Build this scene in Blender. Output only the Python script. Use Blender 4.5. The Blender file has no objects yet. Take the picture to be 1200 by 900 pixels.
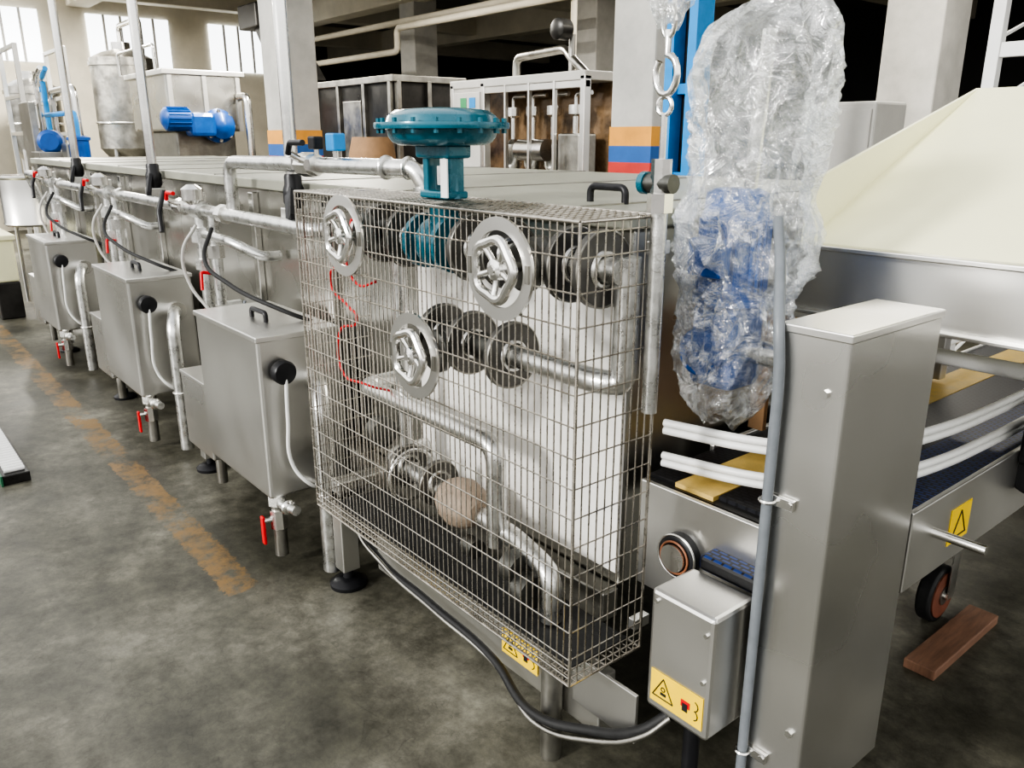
import bpy, bmesh, math, random
from mathutils import Vector, Matrix, noise
random.seed(4)
D=bpy.data; SC=bpy.context.scene
COL=SC.collection
try: SC.view_settings.look='AgX - High Contrast'
except Exception: pass
SC.view_settings.exposure=.35
# ------------------------------------------------------------ materials
def newmat(name):
    m=D.materials.new(name); m.use_nodes=True
    nt=m.node_tree; return m,nt,nt.nodes['Principled BSDF']
def ramp(nt,fac,stops):
    r=nt.nodes.new('ShaderNodeValToRGB'); el=r.color_ramp.elements
    while len(el)<len(stops): el.new(0.5)
    for e,(p,c) in zip(el,stops):
        e.position=p; e.color=(c[0],c[1],c[2],1) if not isinstance(c,(int,float)) else (c,c,c,1)
    nt.links.new(fac,r.inputs[0]); return r.outputs[0]
def nz(nt,scale,detail=5,rough=.6,vec=None,dist=0):
    n=nt.nodes.new('ShaderNodeTexNoise'); n.inputs['Scale'].default_value=scale
    n.inputs['Detail'].default_value=detail; n.inputs['Roughness'].default_value=rough
    n.inputs['Distortion'].default_value=dist
    if vec: nt.links.new(vec,n.inputs['Vector'])
    return n.outputs['Fac']
def coord(nt,scale=(1,1,1)):
    t=nt.nodes.new('ShaderNodeTexCoord'); m=nt.nodes.new('ShaderNodeMapping')
    m.inputs['Scale'].default_value=scale
    nt.links.new(t.outputs['Object'],m.inputs['Vector']); return m.outputs[0]
def bump(nt,b,h,s=.3,d=.01):
    n=nt.nodes.new('ShaderNodeBump'); n.inputs['Strength'].default_value=s; n.inputs['Distance'].default_value=d
    nt.links.new(h,n.inputs['Height']); nt.links.new(n.outputs[0],b.inputs['Normal'])
def plain(name,c,metal=0,rough=.5,var=.12,scale=6,bs=.05,stretch=(1,1,1),coat=0):
    m,nt,b=newmat(name); v=coord(nt,stretch)
    f=nz(nt,scale,6,.65,v)
    lo=tuple(max(0,x*(1-var)) for x in c); hi=tuple(min(1,x*(1+var)) for x in c)
    nt.links.new(ramp(nt,f,[(.3,lo),(.7,hi)]),b.inputs['Base Color'])
    b.inputs['Metallic'].default_value=metal
    nt.links.new(ramp(nt,f,[(.3,max(.03,rough-.08)),(.7,min(1,rough+.1))]),b.inputs['Roughness'])
    if coat: b.inputs['Coat Weight'].default_value=coat
    if bs: bump(nt,b,nz(nt,scale*8,3,.5,v),bs,.004)
    return m
def sheet(name,c,rough,wav=.25):
    m,nt,b=newmat(name); v=coord(nt)
    f=nz(nt,1.6,3,.5,v); g=nz(nt,2.2,3,.45,v)
    nt.links.new(ramp(nt,f,[(.3,tuple(x*.90 for x in c)),(.7,tuple(min(1,x*1.06) for x in c))]),b.inputs['Base Color'])
    b.inputs['Metallic'].default_value=1
    nt.links.new(ramp(nt,g,[(.30,rough-.05),(.70,rough+.07)]),b.inputs['Roughness'])
    n1=nt.nodes.new('ShaderNodeBump'); n1.inputs['Strength'].default_value=wav; n1.inputs['Distance'].default_value=.02
    nt.links.new(nz(nt,2.6,1,.3,v),n1.inputs['Height']); nt.links.new(n1.outputs[0],b.inputs['Normal'])
    return m
steel=sheet('brushed_steel',(.70,.69,.66),.30,.55)
steel_h=sheet('satin_steel',(.74,.73,.70),.34,.3)
tankst=sheet('tank_steel',(.54,.53,.49),.27,.7)
steel_b=plain('bright_steel',(.78,.77,.74),1,.2,.08,4,.04)
steel_d=plain('aged_steel',(.36,.35,.32),1,.36,.25,6,.15)
castm=plain('cast_valve_iron',(.13,.13,.12),.9,.40,.3,14,.2)
disc=plain('dark_disc_steel',(.16,.155,.145),.8,.42,.2,10,.1)
galv=plain('galvanised_pipe',(.68,.68,.66),1,.30,.2,25,.15)
wire=plain('wire_steel',(.50,.47,.42),1,.28,.2,30,0)
lidm=plain('lid_steel',(.38,.38,.32),.45,.45,.10,2,.08)
black=plain('black_plastic',(.012,.012,.014),0,.4,.2,20,.05)
rubber=plain('black_rubber',(.018,.018,.018),0,.6,.3,20,.2)
teal=plain('teal_enamel',(.006,.12,.17),.1,.28,.15,10,.05,coat=.5)
blue=plain('blue_enamel',(.008,.085,.34),.1,.35,.2,10,.05,coat=.3)
blueb=plain('bright_blue_paint',(.01,.24,.58),0,.4,.1,10,.05)
red=plain('red_plastic',(.65,.01,.015),0,.4,.1,10,0)
orange=plain('orange_plastic',(.30,.13,.07),0,.4,.1,10,0)
white=plain('white_plastic',(.80,.80,.78),0,.4,.05,10,0)
cream=plain('cream_liner',(.86,.84,.58),0,.45,.04,2,.05)
board=plain('white_board',(.84,.82,.78),.0,.45,.06,2,.03)
greyw=plain('grey_white_paint',(.48,.47,.44),.0,.45,.1,2,.03)
greyc=plain('grey_conduit',(.17,.185,.20),0,.42,.08,30,0)
yel=plain('sticker_yellow',(.90,.62,.02),0,.4,.05,10,0)
ink=plain('sticker_black',(.02,.02,.02),0,.5,.05,10,0)
tan=plain('tan_insulation',(.32,.25,.19),0,.6,.25,20,.3)
wood=plain('wood',(.20,.11,.07),0,.6,.3,8,.2,(8,1,1))
rust=plain('rust_brown',(.17,.06,.035),0,.6,.3,20,.1)
card=plain('cardboard',(.36,.22,.12),0,.8,.15,8,.1)
beige=plain('painted_plaster',(.66,.61,.50),0,.8,.12,1.5,.1)
pilm=plain('pillar_paint',(.46,.45,.42),0,.7,.16,3,.1)
darkw=plain('dark_wall',(.045,.045,.045),0,.85,.3,1,.1)
ceilm=plain('ceiling_concrete',(.12,.115,.10),0,.9,.2,1,.1)
brownm=plain('tinted_panel',(.22,.15,.09),.2,.12,.7,3.5,.05)
darkm=plain('dark_machinery',(.045,.043,.04),.5,.35,.5,3,.1)
ybelt=plain('yellow_belt',(.62,.44,.14),0,.55,.12,30,.3)
glowpane=plain('added_glow_pane',(.8,.82,.84),0,.3,.05,3,0)
_b=glowpane.node_tree.nodes['Principled BSDF']; _b.inputs['Emission Color'].default_value=(.93,.97,1,1); _b.inputs['Emission Strength'].default_value=2.2  # emission added to make the partition panes bright
def beltmat(name,c1,c2):
    m,nt,b=newmat(name); t=nt.nodes.new('ShaderNodeTexBrick'); v=coord(nt)
    t.inputs['Scale'].default_value=18; t.inputs['Color1'].default_value=(*c1,1); t.inputs['Color2'].default_value=(*c2,1)
    t.inputs['Mortar'].default_value=(.003,.003,.004,1); t.inputs['Mortar Size'].default_value=.06
    nt.links.new(v,t.inputs['Vector']); nt.links.new(t.outputs['Color'],b.inputs['Base Color'])
    b.inputs['Roughness'].default_value=.45; bump(nt,b,t.outputs['Fac'],-.6,.006); return m
bluebelt=beltmat('blue_modular_belt',(.012,.04,.18),(.01,.03,.12))
blkbelt=beltmat('black_modular_belt',(.015,.016,.02),(.02,.02,.025))
def filmmat(lo=.18,hi=.70):
    m,nt,b=newmat('plastic_film'); v=coord(nt)
    N=nt.nodes; L=nt.links
    bp=N.new('ShaderNodeBump'); bp.inputs['Strength'].default_value=.9; bp.inputs['Distance'].default_value=.03
    L.new(nz(nt,9,5,.6,v,2.5),bp.inputs['Height'])
    gl=N.new('ShaderNodeBsdfGlossy'); gl.inputs['Roughness'].default_value=.12; gl.inputs[0].default_value=(1,1,1,1); L.new(bp.outputs[0],gl.inputs['Normal'])
    tl=N.new('ShaderNodeBsdfTranslucent'); tl.inputs[0].default_value=(.9,.93,.94,1)
    df=N.new('ShaderNodeBsdfDiffuse'); df.inputs[0].default_value=(.86,.88,.88,1); L.new(bp.outputs[0],df.inputs['Normal'])
    a=N.new('ShaderNodeMixShader'); a.inputs[0].default_value=.5; L.new(tl.outputs[0],a.inputs[1]); L.new(df.outputs[0],a.inputs[2])
    c=N.new('ShaderNodeMixShader'); c.inputs[0].default_value=.6; L.new(a.outputs[0],c.inputs[1]); L.new(gl.outputs[0],c.inputs[2])
    tr=N.new('ShaderNodeBsdfTransparent'); tr.inputs[0].default_value=(.97,.98,.98,1)
    mx=N.new('ShaderNodeMixShader')
    f=ramp(nt,nz(nt,7,5,.65,v,2.2),[(.38,lo),(.50,(lo+hi)*.42),(.60,hi),(.64,(lo+hi)*.45)])
    L.new(f,mx.inputs[0]); L.new(tr.outputs[0],mx.inputs[1]); L.new(c.outputs[0],mx.inputs[2])
    L.new(mx.outputs[0],N['Material Output'].inputs['Surface']); N.remove(b); return m
film=filmmat()
def floormat():
    m,nt,b=newmat('worn_concrete'); v=coord(nt)
    a=nz(nt,1.3,14,.70,v,.0); a2=nz(nt,.45,5,.55,v); c=nz(nt,10,10,.8,v,.0); s=nz(nt,70,4,.7,v)
    col=ramp(nt,a,[(.34,(.045,.043,.034)),(.46,(.076,.073,.059)),(.54,(.115,.110,.092)),(.62,(.18,.173,.148)),(.74,(.28,.27,.238))])
    col2=ramp(nt,c,[(.36,(.52,.51,.47)),(.50,(.92,.92,.90)),(.62,(1.28,1.28,1.22))])
    col3=ramp(nt,a2,[(.38,(.58,.57,.51)),(.58,(1.12,1.12,1.08))])
    def mul(x,y,f):
        mx=nt.nodes.new('ShaderNodeMix'); mx.data_type='RGBA'; mx.blend_type='MULTIPLY'; mx.inputs[0].default_value=f
        nt.links.new(x,mx.inputs[6]); nt.links.new(y,mx.inputs[7]); return mx.outputs[2]
    base=mul(mul(col,col2,.85),col3,1)
    sc=ramp(nt,nz(nt,3.5,2,.5,coord(nt,(1,1,1)),3.0),[(.492,1.0),(.5,.0),(.508,1.0)])
    base=mul(base,sc,.22)
    sp=nt.nodes.new('ShaderNodeSeparateXYZ'); nt.links.new(v,sp.inputs[0])
    def mth(op,x,y,z=None):
        n=nt.nodes.new('ShaderNodeMath'); n.operation=op
        for i,q in enumerate((x,y)+((z,) if z is not None else ())):
            if isinstance(q,(int,float)): n.inputs[i].default_value=q
            else: nt.links.new(q,n.inputs[i])
        return n.outputs[0]
    wob=mth('MULTIPLY',mth('SUBTRACT',c,.5),.14)
    yy=mth('ADD',sp.outputs[1],wob)
    d=mth('ABSOLUTE',mth('SUBTRACT',yy,.94),0)
    inl=mth('LESS_THAN',d,.065)
    inx=mth('LESS_THAN',mth('ADD',sp.outputs[0],wob),-2.75)
    worn=ramp(nt,nz(nt,3.2,10,.8,v),[(.45,0.0),(.55,.75)])
    k=mth('MULTIPLY',mth('MULTIPLY',inl,inx),worn)
    mx2=nt.nodes.new('ShaderNodeMix'); mx2.data_type='RGBA'
    nt.links.new(k,mx2.inputs[0]); nt.links.new(base,mx2.inputs[6]); mx2.inputs[7].default_value=(.24,.14,.045,1)
    j=mth('LESS_THAN',mth('ABSOLUTE',mth('SUBTRACT',sp.outputs[0],-.25),0),.006)
    mx3=nt.nodes.new('ShaderNodeMix'); mx3.data_type='RGBA'
    nt.links.new(j,mx3.inputs[0]); nt.links.new(mx2.outputs[2],mx3.inputs[6]); mx3.inputs[7].default_value=(.02,.02,.02,1)
    nt.links.new(mx3.outputs[2],b.inputs['Base Color'])
    nt.links.new(ramp(nt,a,[(.3,.38),(.7,.62)]),b.inputs['Roughness'])
    bump(nt,b,s,.15,.004); return m
# ------------------------------------------------------------ mesh helpers
def group(name,loc=(0,0,0)):
    e=D.objects.new(name,None); e.location=loc; e.empty_display_size=.1; COL.objects.link(e); return e
def link(ob,parent):
    COL.objects.link(ob)
    if parent:
        ob.parent=parent; ob.matrix_parent_inverse=Matrix.Translation(-Vector(parent.location))
    return ob
def fin(name,bm,m,parent=None,smooth=True,bevel=0):
    me=D.meshes.new(name); bm.normal_update(); bm.to_mesh(me); bm.free()
    me.materials.append(m)
    if smooth:
        me.polygons.foreach_set('use_smooth',[True]*len(me.polygons))
        me.set_sharp_from_angle(angle=math.radians(35))
    ob=D.objects.new(name,me)
    if bevel:
        b=ob.modifiers.new('bevel','BEVEL'); b.width=bevel; b.segments=2; b.limit_method='ANGLE'; b.angle_limit=math.radians(40)
    return link(ob,parent)
def addbox(bm,x0,x1,y0,y1,z0,z1):
    r=bmesh.ops.create_cube(bm,size=1)
    for v in r['verts']:
        v.co=Vector(((x0+x1)/2+v.co.x*(x1-x0),(y0+y1)/2+v.co.y*(y1-y0),(z0+z1)/2+v.co.z*(z1-z0)))
def box(name,x0,x1,y0,y1,z0,z1,m,parent=None,bevel=.004):
    bm=bmesh.new(); addbox(bm,x0,x1,y0,y1,z0,z1); return fin(name,bm,m,parent,False,bevel)
def rotmat(d):
    return Vector(d).normalized().to_track_quat('Z','Y').to_matrix().to_4x4()
def addcyl(bm,p,q,r,seg=20,r2=None):
    p=Vector(p);q=Vector(q);d=q-p
    bmesh.ops.create_cone(bm,cap_ends=True,segments=seg,radius1=r,radius2=r if r2 is None else r2,depth=d.length,
        matrix=Matrix.Translation((p+q)/2)@rotmat(d))
def cyl(name,p,q,r,m,parent=None,seg=24,r2=None,bevel=0):
    bm=bmesh.new(); addcyl(bm,p,q,r,seg,r2); return fin(name,bm,m,parent,True,bevel)
def lathe(name,base,axis,prof,m,parent=None,seg=40):
    bm=bmesh.new(); M=Matrix.Translation(base)@rotmat(axis); rows=[]
    for r,h in prof:
        rows.append([bm.verts.new(M@Vector((r*math.cos(2*math.pi*i/seg),r*math.sin(2*math.pi*i/seg),h))) for i in range(seg)])
    for a,b in zip(rows,rows[1:]):
        for i in range(seg): bm.faces.new((a[i],a[(i+1)%seg],b[(i+1)%seg],b[i]))
    bm.faces.new(rows[0][::-1]); bm.faces.new(rows[-1])
    bmesh.ops.recalc_face_normals(bm,faces=bm.faces[:]); return fin(name,bm,m,parent)
def fillet(pts,f):
    pts=[Vector(p) for p in pts]; out=[pts[0]]
    for a,b,c in zip(pts,pts[1:],pts[2:]):
        d1=(a-b);d2=(c-b); k=min(f,d1.length*.48,d2.length*.48)
        s=b+d1.normalized()*k; e=b+d2.normalized()*k
        for i in range(7):
            t=i/6; out.append(s*(1-t)**2+b*2*t*(1-t)+e*t*t)
    out.append(pts[-1]); return out
def tube(name,pts,r,m,parent=None,f=.06,res=5):
    c=D.curves.new(name,'CURVE'); c.dimensions='3D'; c.bevel_depth=r; c.bevel_resolution=res; c.use_fill_caps=True
    P=fillet(pts,f) if f else [Vector(p) for p in pts]
    s=c.splines.new('POLY'); s.points.add(len(P)-1)
    for q,p in zip(s.points,P): q.co=(*p,1)
    c.materials.append(m); s.use_smooth=True
    return link(D.objects.new(name,c),parent)
def cable(name,pts,r,m,parent=None):
    c=D.curves.new(name,'CURVE'); c.dimensions='3D'; c.bevel_depth=r; c.bevel_resolution=4; c.resolution_u=10
    s=c.splines.new('BEZIER'); s.bezier_points.add(len(pts)-1)
    for q,p in zip(s.bezier_points,pts): q.co=p; q.handle_left_type=q.handle_right_type='AUTO'
    c.materials.append(m); return link(D.objects.new(name,c),parent)
def torus(name,c,axis,R,r,m,parent=None,S=40,s=10):
    bm=bmesh.new(); M=Matrix.Translation(c)@rotmat(axis); g=[]
    for i in range(S):
        a=2*math.pi*i/S
        g.append([bm.verts.new(M@Vector(((R+r*math.cos(b*2*math.pi/s))*math.cos(a),(R+r*math.cos(b*2*math.pi/s))*math.sin(a),r*math.sin(b*2*math.pi/s)))) for b in range(s)])
    for i in range(S):
        for j in range(s):
            bm.faces.new((g[i][j],g[(i+1)%S][j],g[(i+1)%S][(j+1)%s],g[i][(j+1)%s]))
    bmesh.ops.recalc_face_normals(bm,faces=bm.faces[:]); return fin(name,bm,m,parent)
def poly(name,vs,m,parent=None,thick=0):
    bm=bmesh.new(); f=bm.faces.new([bm.verts.new(v) for v in vs])
    if thick:
        bm.normal_update(); n=f.normal.copy()
        r=bmesh.ops.extrude_face_region(bm,geom=[f])
        for v in r['geom']:
            if isinstance(v,bmesh.types.BMVert): v.co+=n*thick
        bmesh.ops.recalc_face_normals(bm,faces=bm.faces[:])
    return fin(name,bm,m,parent,False)
# ------------------------------------------------------------ room
box('floor',-26,9,-9,20,-.12,0,floormat(),None,0)
box('ceiling',-26,2.2,3.6,20,4.6,4.8,ceilm,None,0)
box('wall_back',-26,9,19.8,20,0,4.6,darkw,None,0)
box('wall_left',-26,-25.8,-9,19.8,0,4.6,darkw,None,0)
pw=group('partition_wall',(-17.8,4,0))
box('panel',-18,-17.8,1.2,8.6,0,4.6,beige,pw,0)
for i,y in enumerate((2.0,4.3,6.6)):  # added bright panes, no daylight windows known in this wall
    box('added_window_%d'%(i+1),-17.8,-17.76,y,y+1.5,3.0,3.9,glowpane,pw,.01)
    for k in range(4): box('added_pane_bar',-17.76,-17.72,y+.3*(k+1)-.02,y+.3*(k+1)+.02,3.0,3.9,greyw,pw,0)
bmx=group('ceiling_beams',(-10,10,4.2))
for i,y in enumerate((4.0,8.5,13)): box('beam_x_%d'%i,-25,2.2,y,y+.4,4.0,4.6,beige,bmx,.02)
for i,x in enumerate((-22,-17.5,-13,-8.5,-4,.5)): box('beam_y_%d'%i,x,x+.35,3.7,19.5,4.1,4.6,beige,bmx,.02)
def pillar(x,y,w=.45,stripes=True):
    g=group('concrete_pillar',(x,y,0)); h=w/2
    box('shaft',x-h,x+h,y-h,y+h,0,4.6,pilm,g,.02)
    if stripes:
        for n,a,b,m in (('stripe_orange',1.60,1.74,orng),('stripe_blue',1.48,1.60,strb),('stripe_red',1.36,1.48,strr),('stripe_yellow',1.2,1.36,yel)):
            box(n,x-h-.003,x+h+.003,y-h-.003,y+h+.003,a,b,m,g,0)
orng=plain('stripe_orange',(.70,.33,.06),0,.6); strb=plain('stripe_blue',(.03,.12,.36),0,.6); strr=plain('stripe_red',(.55,.05,.04),0,.6)
pillar(-8.44,3.95,.42); pillar(-4.35,4.95,.42); pillar(-3.9,8.3,.55); pillar(-13.5,8.9,.5,False); pillar(-9.5,9.5,.5,False)
for i,(x,y) in enumerate(((-14.5,3.0),(-9.5,5.0),(-6,7.6),(-10,11.5),(-3,7.0))):  # area lights added under the ceiling to brighten the background
    g=group('added_ceiling_lamp',(x,y,4.0)); box('housing',x-.8,x+.8,y-.08,y+.08,3.9,3.97,white,g,.01)
    L=D.lights.new('fill_light','AREA'); L.shape='RECTANGLE'; L.size=1.5; L.size_y=.2; L.energy=(330,220,120,40,80)[i]; L.color=(1,.95,.86)
    o=D.objects.new('fill_light',L); o.location=(x,y,3.88); link(o,g)
# ------------------------------------------------------------ main tank
T=group('pasteuriser_tank',(-5,2.3,0))
box('body',-8.6,-1.35,1.5,3.1,.45,1.44,tankst,T,.01)
box('lid',-8.65,-1.33,1.46,3.14,1.44,1.485,lidm,T,.006)
for i in range(9): box('lid_seam_%d'%i,-8.3+i*.85,-8.29+i*.85,1.46,3.14,1.484,1.489,steel_d,T,0)
box('white_board',-2.30,-1.352,1.484,1.5,.5,1.26,board,T,0)
for i,x in enumerate((-1.5,-4.0,-6.5,-8.3)):
    box('rear_leg_%d'%i,x-.04,x+.04,2.9,2.98,0,.45,steel_h,T,.004)
for i in range(8):
    x=-8.0+i*.72
    if x<-2.7: box('wall_rib_%d'%i,x,x+.05,1.47,1.5,.5,1.42,steel_b,T,.004)
SF=group('tank_support_frame',(-5,1.4,0))
box('frame_beam',-8.5,-1.35,1.44,1.5,.36,.45,steel_d,SF,.005)
for i,x in enumerate((-2.54,-4.02,-5.6,-7.2)):
    box('leg_%d'%i,x-.035,x+.035,1.24,1.31,.07,.40,steel_h,SF,.004)
    box('leg_arm_%d'%i,x-.035,x+.035,1.24,1.5,.36,.44,steel_h,SF,.004)
    lathe('foot_%d'%i,(x,1.275,0),(0,0,1),[(.07,0),(.072,.015),(.05,.03),(.02,.035),(.018,.075)],black,SF)
def handle(g,x,y,z,w=.16,h=.05,axis='x'):
    tube('grip',[(x-w/2,y,z),(x-w/2,y,z+h),(x+w/2,y,z+h),(x+w/2,y,z)],.010,black,g,.02)
handle(T,-1.56,1.62,1.485,.13,.042)
box('drip_pan',-2.35,-1.22,1.30,1.36,.14,.32,steel_h,SF,.005)
cyl('support_leg',(-1.37,1.27,0),(-1.37,1.27,.39),.03,steel_d,SF)
box('gusset',-1.3,-1.08,1.28,1.29,.22,.36,steel_h,SF,.002)
# ------------------------------------------------------------ stickers
def sticker(g,x0,x1,y,z0,z1,two=True):
    e=.0012
    box('label',x0,x1,y-e,y,z0,z1,yel,g,0)
    n=2 if two else 1; w=(x1-x0)/n; h=z1-z0
    for i in range(n):
        cx=x0+w*(i+.5); cz=(z0+z1)/2; s=min(w,h)*.40
        yy=y-e-.0006
        if i==0:
            for a,b in (((cx-s,cz-s*.8),(cx+s,cz-s*.8)),((cx+s,cz-s*.8),(cx,cz+s)),((cx,cz+s),(cx-s,cz-s*.8))):
                tube('tri',[(a[0],yy,a[1]),(b[0],yy,b[1])],.0016,ink,g,0,1)
            box('hand',cx-s*.25,cx+s*.3,yy-.0004,yy,cz-s*.5,cz-s*.25,ink,g,0)
            torus('gear',(cx,yy,cz+s*.05),(0,1,0),s*.18,.0014,ink,g,16,5)
        else:
            pts=[]
            for q in range(9):
                a=-1.3+q*.33; pts.append((cx+s*.45+s*.5*math.cos(a)*.8,yy,cz+s*.35+s*.42*math.sin(a)))
            tube('arc_top',pts,.0014,ink,g,0,1)
            pts=[(p_[0],yy,p_[2]-s*.8) for p_ in pts]; tube('arc_low',pts,.0014,ink,g,0,1)
            box('figure',cx-s*.75,cx+s*.1,yy-.0004,yy,cz-s*.25,cz+s*.35,red,g,0)
            box('figure_dark',cx-s*.6,cx-s*.1,yy-.0008,yy-.0004,cz-s*.6,cz+s*.1,ink,g,0)
sticker(SF,-1.62,-1.46,1.298,.19,.27)
# ------------------------------------------------------------ control boxes
def knob_y(g,x,y,z,r=.045):
    lathe('knob',(x,y,z),(1,0,0),[(r*.7,0),(r*.75,.012),(r,.016),(r*1.02,.045),(r*.9,.055),(r*.3,.058)],black,g,32)
def cbox(x0,x1,side=True):
    g=group('steam_control_box',((x0+x1)/2,1.25,.3))
    box('housing',x0,x1,1.1,1.43,.31,.95,steel,g,.012)
    box('lid',x0-.006,x1+.006,1.094,1.435,.935,.957,steel_h,g,.004)
    handle(g,(x0+x1)/2+.02,1.24,.957,.14,.035)
    knob_y(g,x1,1.18,.82)
    cable('cable',[(x1+.05,1.18,.80),(x1+.06,1.17,.65),(x1+.05,1.18,.45),(x1+.07,1.24,.36),(x1+.0,1.3,.33)],.007,white,g)
    tube('drain_pipe',[(x1-.02,1.33,.76),(x1+.12,1.28,.76),(x1+.18,1.25,.70),(x1+.18,1.25,.04)],.034,galv,g,.07)
    torus('collar',(x1+.18,1.25,.36),(0,0,1),.036,.006,steel_b,g)
    cyl('hub',(x1+.0,1.33,.76),(x1+.02,1.33,.76),.05,steel_b,g)
    xv=x1-.06
    cyl('valve_pipe',(xv,1.15,.31),(xv,1.15,.04),.027,steel_d,g)
    cyl('valve_nut',(xv,1.15,.26),(xv,1.15,.31),.038,steel_b,g,6)
    cyl('valve_body',(xv,1.15,.16),(xv,1.15,.24),.036,steel_b,g,8)
    cyl('valve_stem',(xv,1.15,.2),(xv-.01,1.09,.2),.012,steel_b,g)
    box('lever',xv-.024,xv+.002,1.080,1.092,.10,.22,red,g,.004)
    cyl('side_port',(xv,1.15,.27),(xv+.13,1.17,.27),.02,galv,g)
    torus('side_nut',(xv+.08,1.16,.27),(1,0,0),.02,.012,steel_b,g,20,8)
    xa=x0-.40
    box('aux_box',xa,x0-.06,1.13,1.40,.24,.60,steel,g,.008)
    box('aux_lid',xa-.004,x0-.056,1.126,1.404,.59,.606,steel_h,g,.003)
    box('aux_switch',x0-.058,x0-.045,1.17,1.24,.33,.45,black,g,.004)
    box('aux_arm',x0-.07,x0+.01,1.3,1.35,.5,.55,steel_d,g,0)
    cyl('aux_drain',(xa+.22,1.20,.25),(xa+.22,1.20,.08),.024,steel_d,g)
    cable('aux_cable',[(x0-.05,1.2,.42),(x0-.02,1.16,.50),(x0-.01,1.2,.62),(x0-.03,1.3,.80),(x0-.1,1.36,.95)],.007,greyc,g)
    return g
cbox(-3.45,-2.80); cbox(-5.16,-4.47); cbox(-7.15,-6.5)
# ------------------------------------------------------------ posts
for x in (-3.06,-4.85,-6.64):
    g=group('lid_lift_post',(x,1.41,1.3)); py=1.41
    cyl('rod',(x,py,1.42),(x,py,3.9),.026,steel_b,g)
    lathe('boot',(x,py,1.39),(0,0,1),[(.03,0),(.042,.02),(.042,.07),(.034,.09),(.034,.12),(.030,.13)],black,g,20)
    poly('blade',[(x-.02,1.38,1.47),(x+.04,1.38,1.47),(x+.13,1.33,1.38),(x+.13,1.33,1.33),(x+.08,1.33,1.33)],black,g,.015)
    box('bracket',x-.05,x+.05,1.37,1.455,1.33,1.39,steel_h,g,.004)
# ------------------------------------------------------------ pipework left
def valve(g,x,y,z,s=1,lev=red,dirx=1):
    cyl('body',(x-.035*s,y,z),(x+.035*s,y,z),.034*s,steel_b,g,8)
    cyl('nut_a',(x-.06*s,y,z),(x-.035*s,y,z),.03*s,steel_b,g,6)
    cyl('nut_b',(x+.035*s,y,z),(x+.06*s,y,z),.03*s,steel_b,g,6)
    cyl('stem',(x,y,z),(x,y-.055*s,z+.03*s),.01*s,steel_b,g)
    tube('lever',[(x,y-.06*s,z+.03*s),(x+.02*dirx*s,y-.062*s,z+.06*s),(x+.10*dirx*s,y-.062*s,z+.06*s)],.008*s,lev,g,.01)
P=group('steam_header_pipework',(-5,1.35,1.37))
tube('header',[(-8.2,1.43,1.1),(-8.2,1.34,1.37),(-6.9,1.34,1.33),(-2.75,1.34,1.33),(-2.75,1.45,1.33)],.028,galv,P,.07)
for k,x in enumerate((-3.95,-5.6,-7.2)):
    zz=1.33
    valve(P,x-.25,1.34,zz,1.2)
    cyl('tee_%d'%k,(x-.06,1.34,zz),(x+.06,1.34,zz),.044,galv,P)
    cyl('tee_b_%d'%k,(x+.28,1.34,zz),(x+.34,1.34,zz),.042,steel_b,P,8)
    tube('drop_%d'%k,[(x,1.34,zz+.08),(x,1.34,1.05),(x,1.34,.85),(x,1.49,.85)],.032,galv,P,.05)
    tube('drop_b_%d'%k,[(x+.16,1.34,zz),(x+.16,1.34,.90)],.026,galv,P,.05)
    cyl('union_%d'%k,(x,1.34,1.18),(x,1.34,1.25),.054,galv,P,8)
    cyl('union_c_%d'%k,(x,1.34,1.05),(x,1.34,1.10),.048,galv,P,8)
    cyl('union_d_%d'%k,(x+.16,1.34,1.12),(x+.16,1.34,1.18),.040,steel_b,P,8)
    tube('offset_%d'%k,[(x+.0,1.34,1.22),(x+.45,1.31,1.22),(x+.55,1.4,1.16),(x+.55,1.48,1.16)],.022,galv,P,.06)
    lathe('trap_%d'%k,(x+.06,1.29,1.36),(0,0,1),[(.02,0),(.048,.02),(.048,.07),(.02,.09)],steel_b,P)
    tube('tap_lever_%d'%k,[(x+.16,1.31,1.05),(x+.16,1.26,1.06),(x+.18,1.25,.98)],.008,red,P,.01)
    cable('hose_%d'%k,[(x+.3,1.28,1.27),(x+.4,1.20,1.16),(x+.65,1.20,1.08),(x+.95,1.3,1.00),(x+1.0,1.4,.95)],.009,rubber,P)
    cable('hose_w_%d'%k,[(x+.1,1.28,1.27),(x+.06,1.22,1.15),(x+.07,1.23,1.0),(x+.15,1.28,.88)],.008,greyw,P)
    tube('handle_leg_%d'%k,[(x-.42,1.31,1.40),(x-.40,1.27,1.30),(x-.36,1.26,1.20)],.013,black,P,.02)
B=group('bypass_pipe',(-3,1.42,1.55))
tube('pipe',[(-3.58,1.36,1.33),(-3.58,1.36,1.555),(-2.95,1.37,1.56),(-2.40,1.44,1.56),(-2.27,1.47,1.56),(-2.24,1.49,1.486)],.028,galv,B,.06)
torus('elbow_ring',(-2.40,1.44,1.56),(1,.15,0),.03,.010,galv,B)
torus('elbow_ring_b',(-2.30,1.463,1.56),(1,.2,0),.03,.008,galv,B)
cyl('elbow_flange',(-2.24,1.49,1.485),(-2.24,1.49,1.50),.045,galv,B)
valve(B,-2.85,1.38,1.56,1.3,black)
cyl('solenoid_stem',(-2.68,1.405,1.56),(-2.68,1.405,1.64),.012,steel_b,B)
box('solenoid',-2.71,-2.65,1.38,1.43,1.61,1.67,blueb,B,.006)
cyl('gauge_stem',(-2.80,1.39,1.57),(-2.80,1.39,1.62),.009,steel_b,B)
box('gauge',-2.83,-2.78,1.37,1.41,1.615,1.66,black,B,.006)
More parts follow.
